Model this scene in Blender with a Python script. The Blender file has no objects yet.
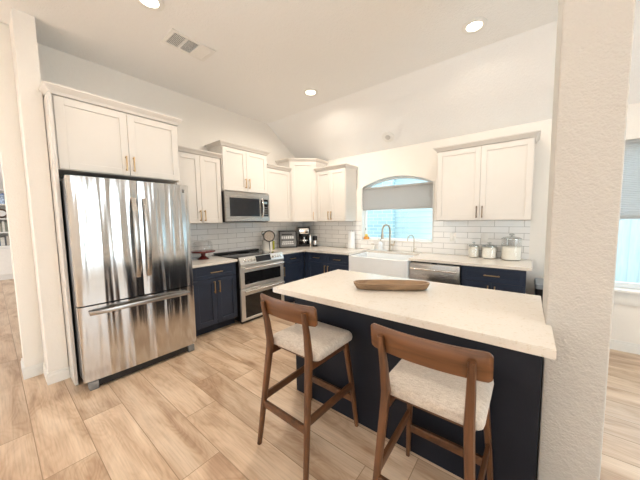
import bpy, bmesh, math, random
from mathutils import Vector, Matrix
PI = math.pi
random.seed(7)
C = bpy.context.scene.collection
scene = bpy.context.scene

# ------------------------------------------------------------------ camera
def set_camera():
    X, Y, Z, yaw, pit, rol, f, cu, cv = (3.713, -3.890, 1.399, 37.295, -4.572, -.706, 260.289, 11.866, .269)
    a, b, r = map(math.radians, (yaw, pit, rol))
    fw = Vector((-math.sin(a)*math.cos(b), math.cos(a)*math.cos(b), math.sin(b)))
    rt = Vector((math.cos(a), math.sin(a), 0)); up = rt.cross(fw)
    rt2 = rt*math.cos(r)+up*math.sin(r); up2 = -rt*math.sin(r)+up*math.cos(r)
    cam = bpy.data.cameras.new('camera'); o = bpy.data.objects.new('camera', cam); C.objects.link(o)
    m = Matrix((rt2, up2, -fw)).transposed().to_4x4(); m.translation = Vector((X, Y, Z))
    o.matrix_world = m
    cam.sensor_fit = 'HORIZONTAL'; cam.sensor_width = 36; cam.lens = f*36/640
    cam.shift_x = -cu/640; cam.shift_y = cv/640; cam.clip_start = .02
    scene.camera = o
set_camera()

# ------------------------------------------------------------------ world, sun and daylight
w = bpy.data.worlds.new('sky'); scene.world = w; w.use_nodes = True
bg = w.node_tree.nodes['Background']
bg.inputs[0].default_value = (.70, .90, 1, 1); bg.inputs[1].default_value = 4.0
vs = scene.view_settings
vs.view_transform = 'Standard'; vs.look = 'None'; vs.gamma = 1; vs.use_curve_mapping = False
vs.exposure = -0.05

def area(name, loc, rot, sx, sy, power, col=(1, 1, 1), shape='RECTANGLE'):
    l = bpy.data.lights.new(name, 'AREA'); l.shape = shape; l.size = sx; l.size_y = sy
    l.energy = power; l.color = col
    o = bpy.data.objects.new(name, l); o.location = loc; o.rotation_euler = rot; C.objects.link(o)
    return o
# daylight entering through the tall windows of the room behind the camera
for x in (.9, 2.9, 5.2):
    area('window_daylight', (x, -8.9, 1.5), (PI/2-1.05, 0, 0), 1.3, 2.0, 125, (.97, .98, 1)).data.spread = math.radians(65)
area('window_daylight', (6.85, -3.0, 1.4), (PI/2-.1, 0, PI/2), 2.4, 2.0, 28, (.95, .97, 1)).data.spread = math.radians(170)
area('window_daylight', (-4, -7.9, 1.5), (PI/2, 0, 0), 3, 2.0, 180, (.97, .98, 1))  # fill lamp added to brighten the left room; no window there

# ------------------------------------------------------------------ materials
def newmat(name):
    m = bpy.data.materials.new(name); m.use_nodes = True
    return m, m.node_tree, m.node_tree.nodes['Principled BSDF']
def N(nt, t, **kw):
    n = nt.nodes.new(t)
    for k, v in kw.items():
        if k in n.inputs.keys(): n.inputs[k].default_value = v
        else: setattr(n, k, v)
    return n
def ramp(nt, src, stops, out=None):
    r = nt.nodes.new('ShaderNodeValToRGB'); e = r.color_ramp.elements
    e[0].position, e[0].color = stops[0][0], (*stops[0][1], 1)
    e[1].position, e[1].color = stops[-1][0], (*stops[-1][1], 1)
    for p, c in stops[1:-1]:
        x = e.new(p); x.color = (*c, 1)
    nt.links.new(src, r.inputs[0]); return r.outputs[0]
def coords(nt, scale=(1, 1, 1), loc=(0, 0, 0), rot=(0, 0, 0)):
    t = nt.nodes.new('ShaderNodeTexCoord'); mp = nt.nodes.new('ShaderNodeMapping')
    mp.inputs['Scale'].default_value = scale; mp.inputs['Location'].default_value = loc; mp.inputs['Rotation'].default_value = rot
    nt.links.new(t.outputs['Object'], mp.inputs[0]); return mp.outputs[0]
def bump(nt, b, src, strength, dist=.01):
    n = nt.nodes.new('ShaderNodeBump'); n.inputs['Strength'].default_value = strength; n.inputs['Distance'].default_value = dist
    nt.links.new(src, n.inputs['Height']); nt.links.new(n.outputs[0], b.inputs['Normal'])
def plain(name, col, rough=.5, metal=0, noise=0, nscale=20, nb=0, spec=None, **kw):
    m, nt, b = newmat(name)
    b.inputs['Base Color'].default_value = (*col, 1); b.inputs['Roughness'].default_value = rough; b.inputs['Metallic'].default_value = metal
    if spec is not None: b.inputs['Specular IOR Level'].default_value = spec
    for k, v in kw.items(): b.inputs[k].default_value = v
    if noise or nb:
        n = N(nt, 'ShaderNodeTexNoise', Scale=nscale, Detail=4.0); nt.links.new(coords(nt), n.inputs['Vector'])
        if noise:
            c0 = tuple(max(0, c*(1-noise)) for c in col); c1 = tuple(min(1, c*(1+noise)) for c in col)
            nt.links.new(ramp(nt, n.outputs[0], [(.3, c0), (.7, c1)]), b.inputs['Base Color'])
        if nb: bump(nt, b, n.outputs[0], nb, .004)
    return m
M = {}
def wall_mat(name, col, s=.35, rough=.85):
    m, nt, b = newmat(name); b.inputs['Base Color'].default_value = (*col, 1); b.inputs['Roughness'].default_value = rough
    v = coords(nt)
    n = N(nt, 'ShaderNodeTexNoise', Scale=110.0, Detail=2.0); n2 = N(nt, 'ShaderNodeTexNoise', Scale=38.0, Detail=2.0)
    nt.links.new(v, n.inputs['Vector']); nt.links.new(v, n2.inputs['Vector'])
    a = N(nt, 'ShaderNodeMath', operation='ADD'); nt.links.new(n.outputs[0], a.inputs[0]); nt.links.new(n2.outputs[0], a.inputs[1])
    bump(nt, b, a.outputs[0], s, .01); return m
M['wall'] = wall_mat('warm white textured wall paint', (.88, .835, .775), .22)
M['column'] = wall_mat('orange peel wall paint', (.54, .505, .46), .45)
M['ceiling'] = wall_mat('textured ceiling paint', (.90, .885, .865), .35)
M['white_wall'] = wall_mat('bright white wall paint', (.84, .84, .82), .1)
M['trim'] = plain('white trim paint', (.85, .83, .79), .4, noise=.02)
M['cab'] = plain('white cabinet paint', (.745, .70, .65), .38, noise=.015, nscale=4)
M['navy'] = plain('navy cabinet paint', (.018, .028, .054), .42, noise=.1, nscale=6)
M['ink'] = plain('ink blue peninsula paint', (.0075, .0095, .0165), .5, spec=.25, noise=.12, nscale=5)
M['toe'] = plain('dark toe kick', (.012, .018, .035), .6, noise=.1)
M['black'] = plain('black plastic', (.012, .012, .013), .35, noise=.1)
M['blackglass'] = plain('black glass', (.008, .008, .009), .05, noise=.1)
M['grey'] = plain('grey plastic', (.22, .215, .21), .5, noise=.05)
M['brass'] = plain('champagne brass', (.60, .41, .22), .3, 1, noise=.08, nscale=60)
M['bronze'] = plain('brushed bronze', (.20, .14, .09), .38, 1, noise=.08, nscale=60)
M['nickel'] = plain('brushed nickel', (.48, .42, .34), .28, 1, noise=.06, nscale=80)
M['chrome'] = plain('polished steel', (.8, .79, .77), .15, 1, noise=.04, nscale=60)
M['porcelain'] = plain('white fireclay', (.84, .86, .87), .12, noise=.01)
M['ceramic'] = plain('white glazed ceramic', (.85, .82, .76), .2, noise=.02)
M['redwood'] = plain('dark red lacquered wood', (.13, .02, .018), .25, noise=.2, nscale=30)
M['paper'] = plain('white paper towel', (.86, .86, .85), .95, nb=.3, nscale=90, noise=.02)
M['flour'] = plain('white flour', (.90, .86, .78), .95, noise=.03, nscale=30)
M['oil'] = plain('green yellow oil bottle', (.30, .30, .03), .15, noise=.1)
M['label'] = plain('white print', (.75, .75, .74), .5, noise=.02)
M['ink_print'] = plain('dark print', (.02, .02, .02), .5, noise=.05)
M['display'] = plain('display glass', (.015, .017, .022), .08, noise=.1)

def steel(name, col, rough, wav=.5, stretch=(6, 1, .5), dist=.02):
    m, nt, b = newmat(name)
    b.inputs['Metallic'].default_value = 1; b.inputs['Base Color'].default_value = (*col, 1); b.inputs['Roughness'].default_value = rough
    n = N(nt, 'ShaderNodeTexNoise', Scale=1.0, Detail=2.0); nt.links.new(coords(nt, stretch), n.inputs['Vector'])
    f = N(nt, 'ShaderNodeTexNoise', Scale=1.0, Detail=3.0); nt.links.new(coords(nt, (4, 4, 900)), f.inputs['Vector'])
    r = nt.nodes.new('ShaderNodeMapRange'); r.inputs[3].default_value = rough*.8; r.inputs[4].default_value = rough*1.3
    nt.links.new(f.outputs[0], r.inputs[0]); nt.links.new(r.outputs[0], b.inputs['Roughness'])
    bump(nt, b, n.outputs[0], wav, dist); return m
M['steel'] = steel('wavy brushed stainless steel', (.64, .635, .63), .15, .8, (8, 1, .38), .038)
M['steel_flat'] = steel('brushed stainless steel', (.46, .435, .41), .27, .03)
M['steel_side'] = plain('dark appliance side', (.07, .07, .072), .4, .3, noise=.05)
M['enamel'] = plain('pale stainless range front', (.68, .665, .64), .3, .75, noise=.03)

def glass(name, col=(1, 1, 1), rough=.02, thin=True):
    m, nt, b = newmat(name)
    out = nt.nodes['Material Output']
    t = N(nt, 'ShaderNodeBsdfTransparent'); t.inputs[0].default_value = (*col, 1)
    g = N(nt, 'ShaderNodeBsdfGlossy'); g.inputs['Roughness'].default_value = rough; g.inputs[0].default_value = (1, 1, 1, 1)
    lw = N(nt, 'ShaderNodeLayerWeight'); pw = N(nt, 'ShaderNodeMath', operation='POWER'); pw.inputs[1].default_value = 3.5
    fr = N(nt, 'ShaderNodeMath', operation='MULTIPLY_ADD'); fr.inputs[1].default_value = .55; fr.inputs[2].default_value = .03
    nt.links.new(lw.outputs['Facing'], pw.inputs[0]); nt.links.new(pw.outputs[0], fr.inputs[0])
    mx = N(nt, 'ShaderNodeMixShader'); nt.links.new(fr.outputs[0], mx.inputs[0]); nt.links.new(t.outputs[0], mx.inputs[1]); nt.links.new(g.outputs[0], mx.inputs[2])
    nt.links.new(mx.outputs[0], out.inputs[0]); return m
M['glass'] = glass('clear glass', (.98, .985, .985))
M['glass_lid'] = glass('thick lid glass', (.80, .82, .82), .05)
M['pane'] = glass('window glass', (.95, .98, 1))

def floor_mat():
    m, nt, b = newmat('light oak plank flooring')
    L = nt.links.new
    def ma(op, a, bb=None, c=None, clamp=False):
        n = N(nt, 'ShaderNodeMath', operation=op); n.use_clamp = clamp
        for i, q in enumerate((a, bb, c)):
            if q is None: continue
            if isinstance(q, (int, float)): n.inputs[i].default_value = q
            else: L(q, n.inputs[i])
        return n.outputs[0]
    v = coords(nt); sp = N(nt, 'ShaderNodeSeparateXYZ'); L(v, sp.inputs[0])
    RH, PL = .224, 1.555
    ry = ma('DIVIDE', ma('ADD', sp.outputs[1], 3.81), RH); row = ma('FLOOR', ry); fy = ma('SUBTRACT', ry, row)
    J = [1.10, 1.653, 1.247, 2.263, 1.81, 1.465, 1.69, 2.35, 1.15, 1.95, .9, 2.1, 1.35, 2.5, 1.7, 1.0]   # end joints read per row
    rp = nt.nodes.new('ShaderNodeValToRGB'); rp.color_ramp.interpolation = 'CONSTANT'; e = rp.color_ramp.elements
    for k, jv in enumerate(J):
        x = e[0] if k == 0 else (e[1] if k == 1 else e.new(k/16)); x.position = k/16
        g = (jv/PL) % 1; x.color = (g, g, g, 1)
    L(ma('DIVIDE', ma('ADD', row, 1.5), 16, clamp=True), rp.inputs[0])
    far = ma('MULTIPLY', ma('LESS_THAN', row, -1.5), ma('MULTIPLY', row, .37))
    rx = ma('SUBTRACT', ma('SUBTRACT', ma('DIVIDE', sp.outputs[0], PL), rp.outputs[0]), far)
    col_ = ma('FLOOR', rx); fx = ma('SUBTRACT', rx, col_)
    idv = N(nt, 'ShaderNodeCombineXYZ'); L(row, idv.inputs[0]); L(col_, idv.inputs[1])
    wn_ = N(nt, 'ShaderNodeTexWhiteNoise'); L(idv.outputs[0], wn_.inputs[0])
    ey = ma('MULTIPLY', ma('MINIMUM', fy, ma('SUBTRACT', 1, fy)), RH); ex = ma('MULTIPLY', ma('MINIMUM', fx, ma('SUBTRACT', 1, fx)), PL)
    edge = ma('LESS_THAN', ma('MINIMUM', ex, ey), .0021)
    sc = N(nt, 'ShaderNodeVectorMath', operation='MULTIPLY_ADD'); L(wn_.outputs['Color'], sc.inputs[0]); sc.inputs[1].default_value = (37, 11, 5); L(v, sc.inputs[2])
    def mapped(x, y):
        mp = N(nt, 'ShaderNodeMapping'); mp.inputs['Scale'].default_value = (x, y, 1); L(sc.outputs[0], mp.inputs[0]); return mp.outputs[0]
    n1 = N(nt, 'ShaderNodeTexNoise', Scale=1.0, Detail=7.0, Distortion=.9); L(mapped(1.5, 6.5), n1.inputs['Vector'])
    n2 = N(nt, 'ShaderNodeTexNoise', Scale=2.0, Detail=4.0, Distortion=.2); L(mapped(2.2, 55), n2.inputs['Vector'])
    vo = N(nt, 'ShaderNodeTexVoronoi', Scale=1.0); L(mapped(1.9, 5.0), vo.inputs['Vector'])
    knot = ramp(nt, vo.outputs['Distance'], [(.0, (1, 1, 1)), (.04, (.9, .9, .9)), (.14, (.3, .3, .3)), (.36, (0, 0, 0))])
    # cathedral rings
    wn = N(nt, 'ShaderNodeTexNoise', Scale=1.5, Detail=1.5, Distortion=.35); L(mapped(1.1, 4.0), wn.inputs['Vector'])
    ws = ma('SINE', ma('MULTIPLY', wn.outputs[0], 105))
    ring = N(nt, 'ShaderNodeMapRange'); ring.inputs[1].default_value = -.3; ring.inputs[2].default_value = 1; L(ws, ring.inputs[0])
    c1 = ramp(nt, n1.outputs[0], [(.30, (.44, .295, .195)), (.44, (.57, .415, .29)), (.56, (.66, .51, .375)), (.72, (.73, .59, .455))])
    def mix(kind, fac, a, bb):
        x = N(nt, 'ShaderNodeMix'); x.data_type = 'RGBA'; x.blend_type = kind
        for s, q in ((0, fac), (6, a), (7, bb)):
            if hasattr(q, 'is_linked'): L(q, x.inputs[s])
            else: x.inputs[s].default_value = q
        return x.outputs[2]
    fine = ramp(nt, n2.outputs[0], [(.34, (.87, .855, .84)), (.5, (.99, .985, .98)), (.62, (1.04, 1.04, 1.04))])
    col = mix('MULTIPLY', .95, c1, fine)
    blot = ramp(nt, n1.outputs[0], [(.38, (.24, .24, .24)), (.60, (.03, .03, .03))])
    col = mix('MULTIPLY', ma('MULTIPLY', ring.outputs[0], blot), col, (.58, .42, .29, 1))
    col = mix('MULTIPLY', ma('MULTIPLY', knot, .72), col, (.50, .33, .21, 1))
    tone = ramp(nt, wn_.outputs['Value'], [(0, (.90, .885, .87)), (.5, (1, .985, .965)), (1, (1.07, 1.065, 1.06))])
    col = mix('MULTIPLY', 1.0, col, tone)
    col = mix('MIX', edge, col, (.30, .20, .12, 1))
    L(col, b.inputs['Base Color'])
    b.inputs['Roughness'].default_value = .36
    bump(nt, b, n2.outputs[0], .06, .004)
    return m
M['floor'] = floor_mat()

def tile_mat(name, axis):
    m, nt, b = newmat(name); L = nt.links.new
    sp = N(nt, 'ShaderNodeSeparateXYZ'); L(coords(nt), sp.inputs[0]); cb = N(nt, 'ShaderNodeCombineXYZ')
    L(sp.outputs[axis], cb.inputs[0]); L(sp.outputs[2], cb.inputs[1]); ad = N(nt, 'ShaderNodeVectorMath', operation='ADD'); L(cb.outputs[0], ad.inputs[0]); ad.inputs[1].default_value = (3.05, -.89, 0)
    v = ad.outputs[0]
    br = N(nt, 'ShaderNodeTexBrick'); br.offset = .5
    for k, x in {'Scale': 1.0, 'Mortar Size': .0028, 'Mortar Smooth': .3, 'Bias': 0.0, 'Brick Width': .305, 'Row Height': .0785}.items(): br.inputs[k].default_value = x
    br.inputs['Color1'].default_value = (.88, .86, .835, 1); br.inputs['Color2'].default_value = (.93, .91, .885, 1); br.inputs['Mortar'].default_value = (.44, .425, .40, 1)
    L(v, br.inputs['Vector']); L(br.outputs[0], b.inputs['Base Color'])
    n = N(nt, 'ShaderNodeTexNoise', Scale=9.0, Detail=2.0, Distortion=.5); L(v, n.inputs['Vector'])
    inv = N(nt, 'ShaderNodeMath', operation='MULTIPLY_ADD'); L(br.outputs['Fac'], inv.inputs[0]); inv.inputs[1].default_value = -.4; L(n.outputs[0], inv.inputs[2])
    b.inputs['Roughness'].default_value = .12
    bump(nt, b, inv.outputs[0], .35, .01); return m
M['tile_back'] = tile_mat('glossy white subway tile', 0)
M['tile_left'] = tile_mat('glossy white subway tile on side wall', 1)

def quartz():
    m, nt, b = newmat('warm white quartz'); L = nt.links.new
    v = coords(nt)
    n = N(nt, 'ShaderNodeTexNoise', Scale=26.0, Detail=6.0, Distortion=2.2); L(v, n.inputs['Vector'])
    c = ramp(nt, n.outputs[0], [(.30, (.765, .70, .625)), (.50, (.765, .71, .645)), (.62, (.74, .68, .60)), (.66, (.66, .56, .45)), (.69, (.765, .71, .645))])
    L(c, b.inputs['Base Color']); b.inputs['Roughness'].default_value = .14; return m
M['quartz'] = quartz()

def wood(name, dark, light, sc=(3, 3, 28), rough=.4, rot=(0, 0, 0)):
    m, nt, b = newmat(name); L = nt.links.new
    n = N(nt, 'ShaderNodeTexNoise', Scale=1.0, Detail=5.0, Distortion=.8); L(coords(nt, sc, rot=rot), n.inputs['Vector'])
    L(ramp(nt, n.outputs[0], [(.3, dark), (.7, light)]), b.inputs['Base Color']); b.inputs['Roughness'].default_value = rough
    bump(nt, b, n.outputs[0], .05, .003); return m
M['walnut_v'] = wood('walnut upright', (.065, .024, .0085), (.15, .060, .022), (28, 28, 3), .38)
M['walnut_h'] = wood('walnut bent panel', (.085, .032, .0095), (.165, .064, .021), (3, 20, 34), .33)
M['walnut_y'] = wood('walnut rail', (.06, .023, .0085), (.14, .056, .021), (24, 3, 28), .4)
M['tray'] = wood('carved pale wood', (.20, .12, .065), (.40, .26, .15), (4, 26, 20), .6)

def fabric():
    m, nt, b = newmat('oatmeal linen weave'); L = nt.links.new
    v = coords(nt, (1, 1, 1))
    n = N(nt, 'ShaderNodeTexNoise', Scale=260.0, Detail=2.0); L(v, n.inputs['Vector'])
    n2 = N(nt, 'ShaderNodeTexNoise', Scale=40.0, Detail=4.0); L(coords(nt, (1, 4, 1)), n2.inputs['Vector'])
    a = N(nt, 'ShaderNodeMath', operation='ADD'); L(n.outputs[0], a.inputs[0]); L(n2.outputs[0], a.inputs[1])
    h = N(nt, 'ShaderNodeMath', operation='MULTIPLY'); L(a.outputs[0], h.inputs[0]); h.inputs[1].default_value = .5
    L(ramp(nt, h.outputs[0], [(.36, (.40, .335, .275)), (.62, (.60, .53, .46))]), b.inputs['Base Color'])
    b.inputs['Roughness'].default_value = .95; b.inputs['Sheen Weight'].default_value = .2
    bump(nt, b, n.outputs[0], .5, .002); return m
M['fabric'] = fabric()

def shade_mat(name, col, pitch):
    m, nt, b = newmat(name); L = nt.links.new
    b.inputs['Base Color'].default_value = (*col, 1); b.inputs['Roughness'].default_value = .9
    out = nt.nodes['Material Output']; t = N(nt, 'ShaderNodeBsdfTranslucent'); t.inputs[0].default_value = (*col, 1)
    mx = N(nt, 'ShaderNodeMixShader'); mx.inputs[0].default_value = .55
    L(b.outputs[0], mx.inputs[1]); L(t.outputs[0], mx.inputs[2]); L(mx.outputs[0], out.inputs[0]); return m
M['shade'] = shade_mat('grey cellular shade fabric', (.68, .65, .63), .02)
M['shade_w'] = shade_mat('pale cellular shade fabric', (.72, .72, .72), .02)

def outbrick():
    m, nt, b = newmat('painted pale brick outside'); L = nt.links.new
    v = coords(nt, rot=(PI/2, 0, 0))
    br = N(nt, 'ShaderNodeTexBrick')
    for k, x in {'Scale': 1.0, 'Mortar Size': .008, 'Mortar Smooth': .2, 'Bias': 0.0, 'Brick Width': .26, 'Row Height': .09}.items(): br.inputs[k].default_value = x
    br.inputs['Color1'].default_value = (.49, .62, .67, 1); br.inputs['Color2'].default_value = (.59, .70, .74, 1); br.inputs['Mortar'].default_value = (.84, .88, .88, 1)  # white brick; the blue of the skylight is put into these colours
    L(v, br.inputs['Vector']); L(br.outputs[0], b.inputs['Base Color']); b.inputs['Roughness'].default_value = .9; return m
M['outbrick'] = outbrick()
def siding(name, c0, c1, vert):
    m, nt, b = newmat(name); L = nt.links.new
    v = coords(nt); wv = N(nt, 'ShaderNodeTexWave', Scale=2.4 if not vert else 2.2); wv.bands_direction = 'X' if vert else 'Z'; wv.wave_profile = 'SAW'
    wv.inputs['Distortion'].default_value = .05
    L(v, wv.inputs['Vector']); n = N(nt, 'ShaderNodeTexNoise', Scale=6.0, Detail=4.0); L(coords(nt, (6, 1, .6) if vert else (.6, 1, 6)), n.inputs['Vector'])
    mu = N(nt, 'ShaderNodeMath', operation='MULTIPLY_ADD'); L(n.outputs[0], mu.inputs[0]); mu.inputs[1].default_value = .5; 
    g = N(nt, 'ShaderNodeMath', operation='POWER'); L(wv.outputs[1], g.inputs[0]); g.inputs[1].default_value = 6.0
    s = N(nt, 'ShaderNodeMath', operation='MULTIPLY'); L(g.outputs[0], s.inputs[0]); s.inputs[1].default_value = -.35; L(s.outputs[0], mu.inputs[2])
    L(ramp(nt, mu.outputs[0], [(0, c0), (.35, c1)]), b.inputs['Base Color']); b.inputs['Roughness'].default_value = .9; return m
M['siding'] = siding('pale lap siding outside', (.50, .60, .62), (.70, .77, .78), False)  # pale siding with the skylight's blue put into its colour
M['fence'] = siding('weathered fence boards', (.50, .56, .60), (.70, .74, .77), True)  # grey weathered boards, blue cast of the sky mixed into the colour
M['grass'] = plain('dry lawn', (.25, .30, .15), .95, noise=.3, nscale=8)

def emit(name, col, s):
    m, nt, b = newmat(name); b.inputs['Base Color'].default_value = (*col, 1)
    b.inputs['Emission Color'].default_value = (*col, 1); b.inputs['Emission Strength'].default_value = s; return m
M['lamp'] = emit('lit lamp lens', (1, .88, .70), 9)

# ------------------------------------------------------------------ mesh helpers
class MB:
    def __init__(s): s.bm = bmesh.new()
    def box(s, x0, x1, y0, y1, z0, z1, bev=0, seg=2, rot=None):
        x0, x1 = sorted((x0, x1)); y0, y1 = sorted((y0, y1)); z0, z1 = sorted((z0, z1))
        r = bmesh.ops.create_cube(s.bm, size=1)
        vs = r['verts']
        for v in vs:
            v.co = Vector(((x0+x1)/2+v.co.x*(x1-x0), (y0+y1)/2+v.co.y*(y1-y0), (z0+z1)/2+v.co.z*(z1-z0)))
        if bev:
            es = list({e for v in vs for e in v.link_edges})
            bmesh.ops.bevel(s.bm, geom=es, offset=bev, segments=seg, affect='EDGES', profile=.5)
        return s
    def loft(s, rings, cap=True, closed=False):
        rs = [[s.bm.verts.new(p) for p in r] for r in rings]
        n = len(rs[0])
        pairs = list(zip(rs[:-1], rs[1:]))
        if closed: pairs.append((rs[-1], rs[0]))
        for a, b in pairs:
            for i in range(n):
                j = (i+1) % n
                s.bm.faces.new((a[i], a[j], b[j], b[i]))
        if cap and not closed:
            s.bm.faces.new(rs[0][::-1]); s.bm.faces.new(rs[-1])
        return s
    def prism(s, pts, z0, z1):
        return s.loft([[(x, y, z0) for x, y in pts], [(x, y, z1) for x, y in pts]])
    def lathe(s, prof, c=(0, 0, 0), seg=32, cap=True):
        rings = [[(c[0]+r*math.cos(2*PI*k/seg), c[1]+r*math.sin(2*PI*k/seg), c[2]+z) for k in range(seg)] for r, z in prof]
        return s.loft(rings, cap)
    def tube(s, pts, rad, seg=10, cap=True, flat=1.0):
        pts = [Vector(p) for p in pts]; n = len(pts)
        rads = rad if isinstance(rad, (list, tuple)) else [rad]*n
        t0 = (pts[1]-pts[0]).normalized(); ref = Vector((0, 0, 1)) if abs(t0.z) < .9 else Vector((1, 0, 0))
        u = t0.cross(ref).normalized(); rings = []
        for i, p in enumerate(pts):
            t = (pts[min(i+1, n-1)]-pts[max(i-1, 0)]).normalized()
            u = (u-t*u.dot(t)).normalized(); v = t.cross(u)
            rings.append([p+(u*math.cos(2*PI*k/seg)+v*math.sin(2*PI*k/seg)*flat)*rads[i] for k in range(seg)])
        return s.loft(rings, cap)
    def sweep(s, pts, secs, side=Vector((1, 0, 0)), rnd=.25):
        """rounded-rectangle section swept along pts; secs = (width, depth) per point"""
        pts = [Vector(p) for p in pts]; n = len(pts); rings = []
        for i, p in enumerate(pts):
            t = (pts[min(i+1, n-1)]-pts[max(i-1, 0)]).normalized()
            u = (side-t*side.dot(t)).normalized(); v = t.cross(u)
            a, b = secs[i][0]/2, secs[i][1]/2; c = min(a, b)*rnd*2
            cs = []
            for sx, sy, q0 in ((1, 1, 0), (-1, 1, PI/2), (-1, -1, PI), (1, -1, 1.5*PI)):
                for k in range(3):
                    q = q0+k*PI/4
                    cs.append((sx*(a-c)+c*math.cos(q), sy*(b-c)+c*math.sin(q)))
            rings.append([p+u*x+v*y for x, y in cs])
        return s.loft(rings)
    def build(s, name, mat, parent=None, smooth=True, loc=None):
        bmesh.ops.recalc_face_normals(s.bm, faces=s.bm.faces)
        me = bpy.data.meshes.new(name); s.bm.to_mesh(me); s.bm.free()
        me.materials.append(M[mat] if isinstance(mat, str) else mat)
        if smooth:
            me.shade_smooth(); me.set_sharp_from_angle(angle=math.radians(38))
        o = bpy.data.objects.new(name, me); C.objects.link(o)
        if parent: o.parent = parent
        if loc: o.location = loc
        return o
def tag(o, label, cat, group=None, kind=None):
    o['label'] = label; o['category'] = cat
    if group: o['group'] = group
    if kind: o['kind'] = kind
    return o
def thing(name, label, cat, loc=(0, 0, 0), rz=0, group=None):
    o = bpy.data.objects.new(name, None); C.objects.link(o); o.location = loc; o.rotation_euler = (0, 0, rz)
    o.empty_display_size = .1
    return tag(o, label, cat, group)
def struct(name, mb, mat, smooth=False):
    o = mb.build(name, mat, smooth=smooth); o['kind'] = 'structure'; return o
def copy_tree(o, parent=None):
    c = o.copy(); C.objects.link(c)
    if parent: c.parent = parent
    for ch in list(o.children): copy_tree(ch, c)
    return c

# ------------------------------------------------------------------ the setting
CH = 3.07        # flat ceiling height
SY, SZ = -.83, 2.49   # where the slope starts, its height at the back wall
struct('floor', MB().box(-7.3, 7.2, -9.2, .0, -.06, 0), 'floor')
# ceiling: flat slab and slope, one folded mesh with thickness
cm = MB(); y0 = -9.2
prof = [(y0, CH), (SY, CH), (.14, SZ-.14*(CH-SZ)/(-SY)), (.14, SZ+.2), (SY, CH+.14), (y0, CH+.14)]
cm.loft([[(x, y, z) for y, z in prof] for x in (-7.3, 7.2)])
struct('ceiling', cm, 'ceiling')

def arch_pts(x0, x1, zs, za, n=20):
    """segmental arch points from (x1,zs) over the top to (x0,zs)"""
    c = (x1-x0)/2; h = za-zs; R = (c*c+h*h)/(2*h); cx = (x0+x1)/2; cz = za-R
    a = math.asin(c/R); return [(cx+R*math.sin(a-2*a*k/n), cz+R*math.cos(a-2*a*k/n)) for k in range(n+1)]
KW = (1.40, 2.60, 1.04, 1.925, 2.075)      # kitchen window x0,x1,z sill,spring,apex
DW = (4.10, 5.90, .65, 2.15)
wb = MB()
T = .14
# back wall made of solid blocks around both openings
wb.box(-.14, KW[0], 0, T, 0, 2.7).box(KW[0], KW[1], 0, T, 0, KW[2]).box(KW[1], DW[0], 0, T, 0, 2.7)
wb.box(DW[0], DW[1], 0, T, 0, DW[2]).box(DW[0], DW[1], 0, T, DW[3], 2.7).box(DW[1], 7.2, 0, T, 0, 2.7)
ar = arch_pts(KW[0], KW[1], KW[3], KW[4])
wb.loft([[(x, y, z) for x, z in [(KW[0], 2.7), (KW[1], 2.7)]+ar] for y in (0, T)])
struct('wall_back', wb, 'wall')
struct('wall_left', MB().box(-.14, 0, -3.66, 0, 0, CH+.1), 'wall')
# wall stubs that step out beside the refrigerator and end at the wide opening to the next room
struct('wall_left_pier', MB().box(-.14, .44, -3.667, -3.545, 0, CH+.05), 'wall')
struct('wall_left_jamb', MB().box(-.14, .145, -3.785, -3.668, 0, CH+.05), 'wall')
struct('wall_left_header', MB().box(-.14, .145, -6.6, -3.786, 2.45, CH+.05).box(-.14, .145, -9.1, -6.6, 0, CH+.05), 'wall')
struct('wall_right', MB().box(7.0, 7.14, -9.1, 0, 0, .4).box(7.0, 7.14, -9.1, 0, 2.4, CH).box(7.0, 7.14, -9.1, -4.2, .4, 2.4).box(7.0, 7.14, -1.8, 0, .4, 2.4), 'wall')
wr = MB().box(-7.3, 7.14, -9.14, -9.0, 0, .5).box(-7.3, 7.14, -9.14, -9.0, 2.5, CH)
xs = [(-7.3, .25), (1.55, 2.25), (3.55, 4.55), (5.85, 7.14)]
for a, b in xs: wr.box(a, b, -9.14, -9.0, .5, 2.5)
struct('wall_rear', wr, 'wall')
struct('wall_far_left', MB().box(-7.2, -7.06, -9, -2.5, 0, CH), 'white_wall')
struct('wall_far_side', MB().box(-7.06, -.14, -2.64, -2.5, 0, CH), 'white_wall')

# short wall the peninsula runs into
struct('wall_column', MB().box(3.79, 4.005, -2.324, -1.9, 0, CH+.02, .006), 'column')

def baseboard(name, boxes):
    m = MB()
    for x0, x1, y0, y1, (nx, ny) in boxes:     # wall-face strip; n = direction it sticks out
        t = .014
        for z0, z1, tt in ((0, .078, t), (.0785, .086, t*.8), (.0865, .104, t*.6)):
            m.box(x0 if nx >= 0 else x0-tt, x1 if nx <= 0 else x1+tt, y0 if ny >= 0 else y0-tt, y1 if ny <= 0 else y1+tt, z0, z1, .0015, 1)
    struct(name, m, 'trim')
baseboard('baseboard_left', [(.1455, .1455, -3.799, -3.668, (1, 0)), (-.14, .1455, -3.7855, -3.7855, (0, -1)),
                             (.1460, .454, -3.6675, -3.6675, (0, -1)), (.4405, .4405, -3.6675, -3.5415, (1, 0))])
baseboard('baseboard_right', [(4.0, 7.0, -.0005, -.0005, (0, -1))])
baseboard('baseboard_far', [(-7.0595, -7.0595, -9, -2.64, (1, 0))])

# backsplash
struct('trim_1', MB().box(.45, KW[0]-.001, -.009, -.0005, .892, 1.372).box(KW[0], KW[1], -.009, -.0005, .892, KW[2]-.012).box(KW[1]+.001, 3.715, -.009, -.0005, .892, 1.372).box(.0095, .45, -.009, -.0005, .892, 1.372), 'tile_back')
struct('trim_2', MB().box(.0005, .009, -2.56, -.0005, .892, 1.80), 'tile_left')

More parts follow.
